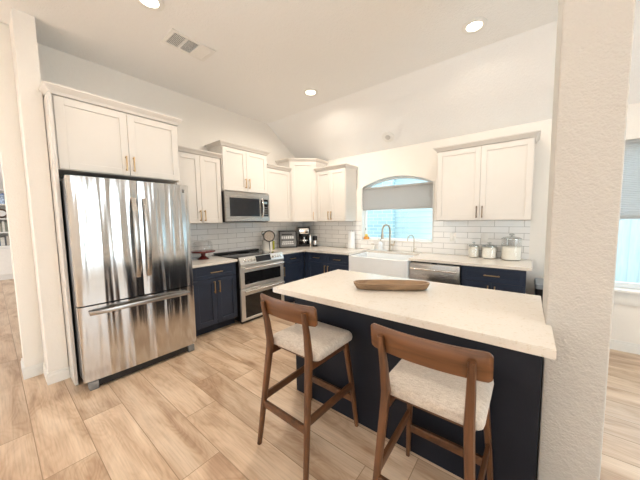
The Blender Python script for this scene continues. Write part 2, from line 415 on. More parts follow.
# kitchen window
def kitchen_window():
    root = MB()
    x0, x1, zs, zp, za = KW
    # frame: outer outline minus inner
    def outline(i):
        a = arch_pts(x0+i, x1-i, zp-i*.3, za-i)
        return [(x0+i, zs+i), (x1-i, zs+i)]+a
    O = outline(.003); I = outline(.045)
    root.loft([[(x, .085, z) for x, z in O], [(x, .125, z) for x, z in O], [(x, .125, z) for x, z in I], [(x, .085, z) for x, z in I]], closed=True)
    root.box(x0+.045, x1-.045, .09, .12, zp-.035, zp+.005)
    fr = root.build('window_1', 'winframe', smooth=False); fr['kind'] = 'structure'
    g = MB().loft([[(x, .103, z) for x, z in outline(.044)], [(x, .107, z) for x, z in outline(.044)]]).build('window_pane', 'pane', fr, smooth=False)
    # inner reveal trim: bright vinyl bead flush with the drywall edge
    R0 = outline(.001); R1 = outline(.012)
    MB().loft([[(x, -.012, z) for x, z in R0], [(x, .084, z) for x, z in R0], [(x, .084, z) for x, z in R1], [(x, -.012, z) for x, z in R1]], closed=True).build('window_reveal', 'trim', fr, smooth=False)
M['winframe'] = plain('white vinyl window frame', (.80, .84, .86), .4, noise=.02)
kitchen_window()

def cell_shade(name, label, x0, x1, y, z0, z1, mat, group=None, pitch=.019):
    t = thing(name, label, 'window shade', ((x0+x1)/2, y, z1))
    w2 = (x1-x0)/2; h = z1-z0; n = int(h/pitch); m = MB()
    front, back = [], []
    for k in range(2*n+1):
        z = -.03-(h-.055)*k/(2*n); d = .009 if k % 2 else .004
        front.append((-d, z)); back.append((d, z))
    pr = front+back[::-1]
    m.loft([[(x, yy, z) for yy, z in pr] for x in (-w2, w2)])
    m.build('shade_fabric', mat, t, smooth=False)
    MB().box(-w2, w2, -.02, .02, -.032, 0, .003).build('head_rail', mat, t)
    MB().box(-w2, w2, -.014, .014, -h, -h+.028, .004).build('bottom_rail', mat, t)
    return t
cell_shade('window_shade', 'grey pleated shade half lowered in the arched kitchen window', KW[0]+.014, KW[1]-.014, .035, 1.545, 1.925, 'shade')

# dining window
def dining_window():
    x0, x1, z0, z1 = DW
    m = MB()
    for a, b, c, d in ((x0, x0+.05, z0, z1), (x1-.05, x1, z0, z1), (x0+.05, x1-.05, z0, z0+.06), (x0+.05, x1-.05, z1-.05, z1), (x0+.05, x1-.05, 1.36, 1.41)):
        m.box(a+.002, b-.002, .06, .12, c+.002, d-.002, .003)
    fr = m.build('window_2', 'winframe', smooth=False); fr['kind'] = 'structure'
    MB().box(x0+.05, x1-.05, .09, .094, z0+.05, z1-.05).build('window_pane', 'pane', fr, smooth=False)
    MB().box(x0-.05, x1+.05, -.05, .059, z0-.03, z0-.001, .004).box(x0-.03, x1+.03, -.018, -.0005, z0-.16, z0-.03, .004).build('window_sill', 'trim', fr)
dining_window()
cell_shade('window_shade', 'pale pleated shade over upper half of the window right of the column', DW[0]+.02, DW[1]-.02, .028, 1.375, 2.148, 'shade_w')
# windows of the room behind, seen only as reflections
for i, (a, b) in enumerate(((.25, 1.55), (2.25, 3.55), (4.55, 5.85))):
    m = MB()
    for q in ((a, a+.05, .5, 2.5), (b-.05, b, .5, 2.5), (a+.05, b-.05, .5, .55), (a+.05, b-.05, 2.45, 2.5), (a+.05, b-.05, 1.47, 1.53)):
        m.box(q[0]+.001, q[1]-.001, -9.1, -9.04, q[2]+.001, q[3]-.001)
    struct('window_%d' % (3+i), m, 'winframe')
m = MB()
for q in ((-4.2, -4.14, .4, 2.4), (-1.86, -1.8, .4, 2.4), (-3.03, -2.97, .4, 2.4), (-4.14, -1.86, .4, .46), (-4.14, -1.86, 2.34, 2.4)):
    m.box(7.03, 7.1, q[0]+.001, q[1]-.001, q[2]+.001, q[3]-.001)
struct('window_6', m, 'winframe')

# outside
o = MB().box(-14, 20, .14, 12, -.35, -.25).build('lawn', 'grass', smooth=False); o['kind'] = 'structure'
nb = thing('neighbouring_house', 'pale brick house with lap siding seen through the arched kitchen window', 'house', (0, 0, 0))
MB().box(-2.6, .95, 2.3, 5.2, -.25, 2.9).build('brick_wall', 'outbrick', nb, smooth=False)
MB().box(.951, 2.9, 2.42, 5.2, -.25, 2.9).build('siding_wall', 'siding', nb, smooth=False)
M['roof'] = plain('grey blue roof shingle', (.25, .33, .38), .9, noise=.3, nscale=25)
MB().loft([[(x, 2.05, 2.85), (x, 2.05, 2.97), (x, 3.9, 3.9), (x, 5.4, 3.0), (x, 5.4, 2.85)] for x in (-2.9, 3.1)]).build('roof', 'roof', nb, smooth=False)
tag(MB().box(3.2, 12, 3.0, 3.06, -.25, 1.75).build('garden_fence', 'fence', smooth=False), 'weathered vertical board fence outside the window right of the column', 'fence')

# ------------------------------------------------------------------ cabinet pieces (local frame: x right, -y toward viewer, z up, origin at the wall)
def shaker(mb, x0, x1, z0, z1, y, st=.057, t=.019):
    """shaker panel, its back at y, its front at y-t"""
    f = y-t
    mb.box(x0, x0+st, f, y, z0, z1, .0012, 1).box(x1-st, x1, f, y, z0, z1, .0012, 1)
    mb.box(x0+st, x1-st, f, y, z0, z0+st, .0012, 1).box(x0+st, x1-st, f, y, z1-st, z1, .0012, 1)
    mb.box(x0+st-.002, x1-st+.002, f+.010, y, z0+st-.002, z1-st+.002)
    return mb
def bar_pull(parent, x, y, z, L, vert, mat, r=.0055):
    m = MB()
    if vert:
        m.box(x-r, x+r, y-.034, y-.024, z-L/2, z+L/2, .002)
        for s in (-1, 1): m.box(x-r*.8, x+r*.8, y-.026, y, z+s*(L/2-.012)-.006, z+s*(L/2-.012)+.006)
    else:
        m.box(x-L/2, x+L/2, y-.034, y-.024, z-r, z+r, .002)
        for s in (-1, 1): m.box(x+s*(L/2-.012)-.006, x+s*(L/2-.012)+.006, y-.026, y, z-r*.8, z+r*.8)
    return m.build('handle', mat, parent)
def crown(parent, x0, x1, d, z0, h, mat='cab', ol=.045, orr=.045, of=.045, name='crown_molding'):
    """crown on a rectangular footprint, back at y=0"""
    m = MB(); rings = []
    for f, z in ((.12, 0), (.2, h*.12), (.34, h*.3), (.75, h*.62), (.92, h*.78), (1, h*.8), (1, h), (0, h)):
        rings.append([(x0-ol*f, -.002, z0+z), (x0-ol*f, -d-of*f, z0+z), (x1+orr*f, -d-of*f, z0+z), (x1+orr*f, -.002, z0+z)])
    m.loft(rings); return m.build(name, mat, parent, smooth=False)
def wall_cabinet(label, loc, rz, W, D, z0, z1, ndoor, crown_h=.05, ol=0, orr=0, handles=True, hmat='brass', group=None, hz=None, hl=.14, split=None, single_side=1):
    t = thing('wall_cabinet', label, 'cabinet', loc, rz, group)
    MB().box(.001, W-.001, -D, -.010, z0, z1, .001, 1).build('body', 'cab', t)
    crown(t, .001, W-.001, D+.019, z1, crown_h, ol=ol, orr=orr)
    g = .003; e = .012
    xs = [e, W-e] if ndoor == 1 else [e, (split or W/2), W-e]
    for i in range(ndoor):
        a = xs[i]+(g/2 if i else 0); b = xs[i+1]-(g/2 if i < ndoor-1 else 0)
        d = shaker(MB(), a, b, z0+.006, z1-.012, -D-.0005).build('door', 'cab', t)
        if handles:
            if ndoor == 2: hx = b-.028 if i == 0 else a+.028
            else: hx = b-.028 if single_side > 0 else a+.028
            bar_pull(d, hx, -D-.0195, hz if hz else z0+.10, hl, True, hmat)
    return t
ZB, ZL = 1.367, 2.240
LW = PI/2
# left wall: local x -> world y, local -y -> world +x
wall_cabinet('tall white two-door wall cabinet between refrigerator and microwave', (0, -2.515, 0), LW, .585, .325, ZB, ZL, 2, split=.30)
wall_cabinet('white two-door wall cabinet above the microwave, raised higher', (0, -1.929, 0), LW, .766, .355, 1.815, 2.415, 2, ol=.04, orr=.04, hz=1.937)
wall_cabinet('white single-door wall cabinet between microwave and corner cabinet', (0, -1.162, 0), LW, .515, .325, ZB, ZL, 1, handles=False)
# back wall
wall_cabinet('white two-door wall cabinet between corner cabinet and arched window', (.667, 0, 0), 0, .633, .325, ZB, ZL, 2, orr=.04)
wall_cabinet('wide white two-door wall cabinet right of the arched window above glass jars', (2.727, 0, 0), 0, 1.0, .335, ZB, ZL, 2, ol=.04, orr=.04, hmat='bronze')
# corner cabinet, diagonal front
def corner_cabinet():
    t = thing('corner_cabinet', 'white diagonal corner wall cabinet taller than its neighbours', 'cabinet')
    fp = [(.010, -.010), (.010, -.645), (.33, -.645), (.665, -.33), (.665, -.010)]
    z0, z1 = ZB, 2.415
    MB().prism(fp, z0, z1).build('body', 'cab', t, smooth=False)
    def off(f):
        o = .04*f
        return [(.002, -.002), (.002, -.645-o), (.33+o*.41, -.645-o), (.665+o, -.33-o*.41), (.665+o, -.002)]
    MB().loft([[(x, y, z1+z) for x, y in off(f)] for f, z in ((.1, 0), (.3, .012), (.8, .032), (1, .038), (1, .052))]).build('crown_molding', 'cab', t, smooth=False)
    a = Vector((.33, -.645, 0)); b = Vector((.665, -.33, 0)); L = (b-a).length; ang = math.atan2((b-a).y, (b-a).x)
    d = shaker(MB(), .03, L-.03, z0+.006, z1-.012, -.0005).build('door', 'cab', t); d.location = a; d.rotation_euler = (0, 0, ang)
    bar_pull(d, L-.058, -.0195, z0+.10, .14, True, 'brass')
corner_cabinet()
# cabinet over the fridge with its tall side panel
tf = wall_cabinet('white two-door cabinet above the refrigerator', (0, -3.517, 0), LW, .945, .60, 1.84, 2.435, 2, crown_h=.07, ol=.045, orr=.045, hz=1.953, split=.49)
tag(MB().box(.0005, .655, -3.54, -3.5185, 0, 2.434, .002, 1).build('refrigerator_end_panel', 'cab'), 'tall narrow white end panel standing left of the refrigerator', 'panel')

# base cabinets
ZC = .857
def base_cabinet(label, loc, rz, x0, x1, D, cols, name='base_cabinet', mat='navy', hmat='brass', drawer_h=.15, fl=0, fr=0, hd=.155, doors=True, vh=.15):
    """cols: list of (a,b,[doors]) ; drawer on top, doors below"""
    t = thing(name, label, 'cabinet', loc, rz)
    MB().box(x0, x1, -D, -.0095, .1, ZC-.001, .001, 1).build('body', mat, t)
    MB().box(x0, x1, -D+.07, -.012, 0.0, .0995).build('toe_kick', 'toe', t, smooth=False)
    f = -D-.0005
    for (a, b) in cols['drawers']:
        d = shaker(MB(), a, b, ZC-.012-drawer_h, ZC-.012, f, st=.045).build('drawer', mat, t)
        bar_pull(d, (a+b)/2, f-.019, ZC-.012-drawer_h/2, hd, False, hmat)
    for (a, b, side) in cols['doors']:
        d = shaker(MB(), a, b, .115, ZC-.018-drawer_h, f).build('door', mat, t)
        if side: bar_pull(d, b-.03 if side > 0 else a+.03, f-.019, ZC-.018-drawer_h-.105, vh, True, hmat)
    return t
base_cabinet('navy base cabinet with one drawer and two doors between refrigerator and range', (0, -2.515, 0), LW, .001, .575, .605,
             dict(drawers=[(.012, .568)], doors=[(.012, .2885, 1), (.2915, .568, -1)]))
base_cabinet('navy base cabinet with drawer and door right of the range', (0, -1.155, 0), LW, .001, .54, .605,
             dict(drawers=[(.012, .47)], doors=[(.012, .47, -1)]), hd=.12)
base_cabinet('navy base cabinet with two small drawers left of the farmhouse sink', (0, 0, 0), 0, .606, 1.562, .605,
             dict(drawers=[(.70, 1.115), (1.121, 1.545)], doors=[(.70, 1.115, 1), (1.121, 1.545, -1)]), hd=.13)
sb = thing('sink_cabinet', 'low navy cabinet under the farmhouse sink', 'cabinet')
MB().box(1.564, 2.476, -.605, -.0095, .1, .60).build('body', 'navy', sb, smooth=False)
for a, b in ((1.575, 2.018), (2.022, 2.465)): shaker(MB(), a, b, .115, .59, -.6055).build('door', 'navy', sb)
MB().box(1.564, 2.476, -.54, -.012, 0, .0995).build('toe_kick', 'toe', sb, smooth=False)
base_cabinet('navy base cabinet with one wide drawer right of the dishwasher', (0, 0, 0), 0, 3.095, 3.70, .605,
             dict(drawers=[(3.115, 3.69)], doors=[(3.115, 3.401, 1), (3.405, 3.69, -1)]), hmat='brass', hd=.15)

# worktops
def slab(name, pts, label, z0=.858, z1=.89, loc=(0, 0, 0)):
    m = MB().prism(pts, z0, z1)
    es = [e for e in m.bm.edges]
    bmesh.ops.bevel(m.bm, geom=es, offset=.003, segments=2, affect='EDGES')
    return tag(m.build(name, 'quartz'), label, 'worktop')
slab('worktop', [(.0095, -2.515), (.648, -2.515), (.648, -1.930), (.0095, -1.930)], 'short pale quartz worktop between refrigerator and range')
slab('worktop', [(.0095, -1.160), (.648, -1.160), (.648, -.648), (1.562, -.648), (1.562, -.13), (2.482, -.13), (2.482, -.648), (3.748, -.648), (3.748, -.0095), (.0095, -.0095)],
     'long L-shaped pale quartz worktop around the sink along the window wall')
slab('peninsula_worktop', [(2.165, -2.613), (3.812, -2.613), (3.812, -2.327), (3.787, -2.327), (3.787, -1.76), (2.165, -1.76)],
     'large pale quartz worktop of the peninsula in front of the stools', .850)

# peninsula base
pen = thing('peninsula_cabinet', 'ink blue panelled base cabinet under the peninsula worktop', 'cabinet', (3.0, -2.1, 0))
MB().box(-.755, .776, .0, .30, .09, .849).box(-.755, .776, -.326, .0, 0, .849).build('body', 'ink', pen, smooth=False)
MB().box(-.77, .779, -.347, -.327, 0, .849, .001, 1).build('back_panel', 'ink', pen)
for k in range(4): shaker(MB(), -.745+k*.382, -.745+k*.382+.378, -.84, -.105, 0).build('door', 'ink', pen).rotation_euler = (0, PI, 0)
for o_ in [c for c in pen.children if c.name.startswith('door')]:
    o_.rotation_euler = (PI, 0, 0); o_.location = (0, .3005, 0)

# ------------------------------------------------------------------ sink
sk = thing('farmhouse_sink', 'white apron-front farmhouse sink under the arched window', 'sink', (2.022, -.4, .62))
m = MB()
X, F, B, H = .4555, -.275, .268, .236
def rr(x, y0, y1, z, r=.02):
    pts = []
    for cx, cy, q0 in ((x-r, y1-r, 0), (-x+r, y1-r, PI/2), (-x+r, y0+r, PI), (x-r, y0+r, 1.5*PI)):
        for k in range(4):
            q = q0+k*PI/6; pts.append((cx+r*math.cos(q), cy+r*math.sin(q), z))
    return pts
m.loft([rr(X, F, B, 0), rr(X, F, B, H-.006), rr(X-.006, F+.006, B-.006, H), rr(X-.024, F+.024, B-.024, H), rr(X-.03, F+.03, B-.03, H-.006), rr(X-.035, F+.035, B-.035, .03), ])
m.build('basin', 'porcelain', sk)
MB().lathe([(.0, .031), (.045, .031), (.05, .034), (.05, .036), (0, .036)], (0, .02, 0), cap=False).build('drain', 'chrome', sk)
# faucets
def arc_faucet(label, x, y, h, r, drop, rad, mat, head):
    t = thing('faucet', label, 'faucet', (x, y, .89))
    MB().lathe([(0, 0), (rad*1.9, 0), (rad*1.9, .008), (rad*1.4, .014), (rad*1.4, .05), (rad*1.15, .06), (0, .06)]).build('base', mat, t)
    d = Vector((-.30, -.95, 0)).normalized()
    pts = [(0, 0, .05), (0, 0, h-r)]
    for k in range(1, 13):
        q = PI*k/12; p = d*(r-r*math.cos(q)); pts.append((p.x, p.y, h-r+r*math.sin(q)))
    e = Vector(pts[-1]); pts.append((e.x, e.y, e.z-drop*.4))
    MB().tube(pts, rad, 12).build('spout', mat, t)
    if head:
        MB().tube([(e.x, e.y, e.z-drop*.4), (e.x, e.y, e.z-drop*.5), (e.x, e.y, e.z-drop)], [rad*1.25, rad*1.5, rad*1.5], 12).build('spray_head', mat, t)
    MB().tube([(rad, 0, .10 if head else .055), (rad*4.5, 0, .10 if head else .055)], rad*1.1, 12).tube([(rad*4.3, 0, .10 if head else .055), (rad*5.0, 0, .13 if head else .06), (rad*5.6, 0, .165 if head else .075)], [rad*.8, rad*.6, rad*.5], 10).build('lever', mat, t)
arc_faucet('tall brushed nickel pull-down faucet behind the sink', 1.96, -.072, .415, .085, .13, .0145, 'nickel', True)
arc_faucet('small thin gooseneck filter faucet right of the main faucet', 2.345, -.072, .265, .075, .02, .006, 'nickel', False)

# ------------------------------------------------------------------ appliances
def fridge():
    W = .908; t = thing('refrigerator', 'stainless french door refrigerator with bottom freezer drawer', 'refrigerator', (0, -3.510, 0), LW)
    D0, D1 = .79, .869
    MB().box(.006, W-.006, -.775, -.03, .075, 1.752, .004).build('body', 'steel_side', t)
    MB().box(.095, W-.095, -.848, -.70, .014, .068).build('toe_grille', 'black', t, smooth=False)
    zf = .716; sx = W/2
    def curved(x0, x1, z0, z1, bul=.012):
        m = MB(); n = 14; fr = []
        c = (0, W)
        ring = []
        for z in (z0, z1):
            pts = []
            for k in range(n+1):
                x = x0+(x1-x0)*k/n; u = (x-W/2)/(W/2); y = -D1+bul*(u*u)
                e = min(x-x0, x1-x, .012); y += (.012-e)**2/.024 if e < .012 else 0
                pts.append((x, y, z))
            pts += [(x1, -D0, z), (x0, -D0, z)]; ring.append(pts)
        m.loft(ring); return m
    ld = curved(.002, sx-.003, zf+.006, 1.768).build('left_door', 'steel', t)
    rd = curved(sx+.003, W-.002, zf+.006, 1.768).build('right_door', 'steel', t)
    fz = curved(.002, W-.002, .078, zf-.006).build('freezer_drawer', 'steel', t)
    MB().box(.02, W-.02, -.80, -.776, .09, 1.75).build('door_gasket', 'black', t, smooth=False)
    def vhandle(x, par):
        pts = []; n = 14
        for k in range(n+1):
            u = k/n; z = .90+(1.61-.90)*u; pts.append((x, -D1-.022-.048*math.sin(PI*u)**.6, z))
        m = MB().sweep(pts, [(.044-.012*abs(2*k/n-1), .018) for k in range(n+1)], rnd=.35)
        for z in (.915, 1.595): m.box(x-.009, x+.009, -D1-.03, -D1+.008, z-.014, z+.014, .003)
        m.build('handle', 'steel_flat', par)
    vhandle(sx-.042, ld); vhandle(sx+.042, rd)
    pts = []; n = 18
    for k in range(n+1):
        u = k/n; pts.append((.065+(W-.13)*u, -D1-.020-.046*math.sin(PI*u)**.6, .655+.012*math.sin(PI*u)))
    m = MB().sweep(pts, [(.034, .016)]*(n+1), side=Vector((0, 0, 1)), rnd=.35)
    for x in (.08, W-.08): m.box(x-.013, x+.013, -D1-.03, -D1+.010, .645, .665, .003)
    m.build('handle', 'steel_flat', fz)
    for x in (.03, W-.09): MB().box(x, x+.06, -.862, -.79, 0.0, .07, .006).build('front_foot', 'grey', t)
    bd = MB().box(W-.075, W-.043, -D1-.0003+.009, -D1+.0115, 1.712, 1.722).box(W-.072, W-.046, -D1+.0087, -D1+.0115, 1.692, 1.707)
    bd.build('badge', 'ink_print', rd, smooth=False)
    for x in (.05, W-.11): MB().box(x, x+.06, -.80, -.72, 1.753, 1.768, .003).build('hinge_cover', 'grey', t)
fridge()

def oven_range():
    W = .758; t = thing('range', 'slide-in double oven range with light steel front and black glass cooktop', 'range', (0, -1.925, 0), LW)
    MB().box(.004, W-.004, -.655, -.03, .03, .875, .002, 1).build('body', 'black', t)
    MB().box(.002, W-.002, -.66, -.03, .876, .899, .003).build('cooktop', 'blackglass', t)
    MB().box(.004, W-.004, -.105, -.012, .8995, .925, .006).build('rear_vent', 'black', t)
    # burner rings printed on the glass
    for cx, cy, r in ((.2, -.45, .095), (.56, -.45, .115), (.2, -.22, .075), (.56, -.22, .075)):
        m = MB(); n = 32
        m.loft([[(cx+q*math.cos(2*PI*k/n), cy+q*math.sin(2*PI*k/n), z) for k in range(n)] for q, z in ((r, .8992), (r, .8998), (r-.004, .8998), (r-.004, .8992))], closed=True)
        m.build('burner_ring', 'grey', t)
    pr = [(-.655, .79), (-.700, .79), (-.702, .812), (-.668, .908), (-.655, .908)]
    cp = MB().loft([[(x, y, z) for y, z in pr] for x in (.001, W-.001)]).build('control_panel', 'enamel', t, smooth=False)
    nrm = Vector((0, -.096, -(.034))).normalized(); nrm = Vector((0, -.943, .333)); up = Vector((0, .333, .943))
    def onp(x, s, o=0):                       # point on the sloped panel
        b0 = Vector((x, -.702, .812)); return b0+up*s+nrm*o
    for x in (.075, .125, .175, .225, .545, .595, .645, .695):
        m = MB(); rings = []
        for r, o in ((.020, 0), (.020, .006), (.016, .008), (.0155, .026), (.013, .030)):
            c = onp(x, .052, o); rings.append([c+Vector((1, 0, 0))*r*math.cos(2*PI*k/20)+up*r*math.sin(2*PI*k/20) for k in range(20)])
        m.loft(rings); m.build('knob', 'chrome', cp)
    a = [onp(.255, .010, .0005), onp(.515, .010, .0005), onp(.515, .094, .0005), onp(.255, .094, .0005)]
    b = [p+nrm*.002 for p in a]; MB().loft([a, b]).build('display', 'display', cp, smooth=False)
    def door(z0, z1, w0, w1, nm, hz):
        d = MB()
        f0, f1 = -.656, -.692
        x0, x1 = .002, W-.002; a, b = .062, W-.062
        d.box(x0, a, f1, f0, z0, z1, .003, 1).box(b, x1, f1, f0, z0, z1, .003, 1).box(a, b, f1, f0, z0, w0, .003, 1).box(a, b, f1, f0, w1, z1, .003, 1)
        d = d.build(nm, 'enamel', t)
        MB().box(a-.004, b+.004, f1+.004, f0, w0-.004, w1+.004).build('oven_window', 'blackglass', d, smooth=False)
        MB().tube([(.035, -.738, hz), (W-.035, -.738, hz)], .0125, 14).box(.05, .075, -.736, f1+.002, hz-.011, hz+.011, .002).box(W-.075, W-.05, -.736, f1+.002, hz-.011, hz+.011, .002).build('handle', 'chrome', d)
    door(.488, .785, .535, .70, 'upper_oven_door', .757)
    door(.04, .478, .075, .385, 'lower_oven_door', .448)
    MB().box(.02, W-.02, -.66, -.60, .0, .035).build('kick_plate', 'black', t, smooth=False)
oven_range()

def microwave():
    W = .762; t = thing('microwave', 'stainless over-the-range microwave under the raised white cabinet', 'microwave', (0, -1.928, 1.375), LW)
    H = .43
    MB().box(.003, W-.003, -.37, -.012, 0.012, H, .002, 1).build('body', 'black', t)
    MB().box(.02, W-.02, -.375, -.05, 0, .0115, .003).build('vent_grille', 'black', t)
    xw = .60
    d = MB().box(.004, .07, -.402, -.371, .012, H, .003, 1).box(.572, xw, -.402, -.371, .012, H, .003, 1).box(.07, .572, -.402, -.371, .012, .085, .003, 1).box(.07, .572, -.402, -.371, .345, H, .003, 1).build('door', 'steel_flat', t)
    MB().box(.066, .576, -.397, -.372, .081, .349).build('door_window', 'display', d, smooth=False)
    pts = [(.615, -.402-.035*math.sin(PI*k/10)**.7, .07+.29*k/10) for k in range(11)]
    MB().sweep(pts, [(.022, .012)]*11, rnd=.35).build('handle', 'chrome', d)
    MB().box(xw+.001, W-.003, -.402, -.371, .345, H, .003, 1).box(xw+.001, W-.003, -.402, -.371, .012, .085, .003, 1).box(W-.028, W-.003, -.402, -.371, .085, .345, .002, 1).build('control_frame', 'steel_flat', t)
    k = MB().box(xw+.002, W-.029, -.399, -.372, .086, .344).build('control_panel', 'blackglass', t, smooth=False)
    kp = MB()
    for i in range(3):
        for j in range(4): kp.box(.645+i*.027, .662+i*.027, -.3998, -.3985, .11+j*.035, .125+j*.035)
    kp.build('keypad', 'grey', k, smooth=False)
    MB().box(.645, .716, -.3998, -.3985, .275, .31).build('clock_display', 'clock', k, smooth=False)
M['clock'] = plain('pale blue display', (.25, .35, .40), .2, noise=.05)
microwave()

def dishwasher():
    t = thing('dishwasher', 'stainless dishwasher with bar handle right of the farmhouse sink', 'dishwasher', (2.482, 0, 0))
    MB().box(.004, .606, -.58, -.03, .1, .85).build('body', 'black', t, smooth=False)
    MB().box(.006, .604, -.632, -.581, .11, .836, .004).build('door', 'steel_flat', t)
    MB().box(.006, .604, -.56, -.50, 0, .0995).build('toe_kick', 'black', t, smooth=False)
    MB().tube([(.035, -.672, .768), (.575, -.672, .768)], .011, 14).box(.05, .07, -.672, -.63, .758, .778, .002).box(.54, .56, -.672, -.63, .758, .778, .002).build('handle', 'chrome', t)
dishwasher()

# ------------------------------------------------------------------ ceiling fixtures
def can_light(label, x, y, power=8):
    t = thing('recessed_light', label, 'ceiling light', (x, y, CH), group='recessed ceiling lights')
    MB().lathe([(.062, -.001), (.098, -.001), (.098, -.006), (.078, -.010), (.062, -.006), (.062, -.001)], cap=False).build('trim_ring', 'trim', t)
    MB().lathe([(0, -.002), (.0615, -.002), (.0615, -.005), (0, -.005)], cap=False).build('lens', 'lamp', t)
    l = area('recessed_lamp', (0, 0, -.012), (0, 0, 0), .12, .12, power, (1, .90, .77), 'DISK'); l.parent = t
    l.data.spread = math.radians(165)
can_light('glowing recessed ceiling light nearest the left edge above the refrigerator', 1.350, -3.035, 6)
can_light('glowing recessed ceiling light at the ceiling fold, farther from the column', 1.350, -1.208, 29)
can_light('glowing recessed ceiling light nearest the column', 3.258, -1.200, 12)
can_light('recessed ceiling light above the stools', 3.258, -3.02, 5)
for x, y in ((1.35, -4.85), (3.26, -4.85), (5.4, -2.6), (5.4, -4.85)):  # unseen lamps added to light the room out of view
    can_light('recessed ceiling light in the open room behind', x, y, 3 if y < -4 else 9)

def vent():
    t = thing('ceiling_vent', 'white three-panel air vent in the flat ceiling', 'vent', (1.051, -2.61, CH))
    hx, hy = .130, .200
    f = MB()
    f.box(-hx, -hx+.032, -hy, hy, -.010, -.001, .002, 1).box(hx-.032, hx, -hy, hy, -.010, -.001, .002, 1)
    ys = [(-hy, -hy+.032), (-.0645, -.0475), (.0475, .0645), (hy-.032, hy)]
    for a, b in ys: f.box(-hx+.032, hx-.032, a, b, -.010, -.001, .001, 1)
    f.build('frame', 'trim', t)
    MB().box(-hx+.03, hx-.03, -hy+.03, hy-.03, -.0022, -.0008).build('duct_opening', 'ventdark', t, smooth=False)  # dark sheet standing in for the shade inside the duct
    for k, (a, b) in enumerate(((-hy+.032, -.0645), (-.0475, .0475), (.0645, hy-.032))):
        m = MB(); n = 9
        if k == 0:
            for i in range(n): yy = a+(b-a)*(i+.5)/n; m.box(-hx+.032, hx-.032, yy-.0011, yy+.0011, -.008, -.0024)
            for i in range(12): xx = -.098+.196*(i+.5)/12; m.box(xx-.0009, xx+.0009, a, b, -.0065, -.0024)
        elif k == 1:
            for i in range(12): xx = -.098+.196*(i+.5)/12; m.box(xx-.0014, xx+.0014, a, b, -.008, -.0024)
        else:
            for i in range(12):
                xx = -.098+.196*(i+.5)/12
                m.loft([[(xx-.0095, y, -.009), (xx-.0095, y, -.0082), (xx+.0075, y, -.0035), (xx+.0075, y, -.0043)] for y in (a, b)])
        m.build('louver_panel', 'trim', t, smooth=False)
M['ventdark'] = plain('dark duct', (.06, .055, .05), .9, noise=.1)
vent()
sd = thing('round_ceiling_fitting', 'small round white fitting on the sloped ceiling', 'ceiling fitting', (1.971, -.1865, 2.6176))
sl = math.atan2(CH-SZ, -SY); sd.location = (1.971, -.1865, CH-(-SY-.1865)*(CH-SZ)/(-SY)); sd.rotation_euler = (-sl, 0, 0)
MB().lathe([(0, -.001), (.095, -.001), (.095, -.010), (.075, -.018), (.052, -.012), (0, -.010)], cap=False).build('ring', 'trim', sd)
MB().lathe([(0, -.011), (.04, -.011), (.036, -.02), (0, -.022)], cap=False).build('center', 'grey_pale', sd) if 'grey_pale' in M else MB().lathe([(0, -.011), (.04, -.011), (.036, -.02), (0, -.022)], cap=False).build('center', plain('pale grey plastic', (.62, .59, .55), .6, noise=.05), sd)

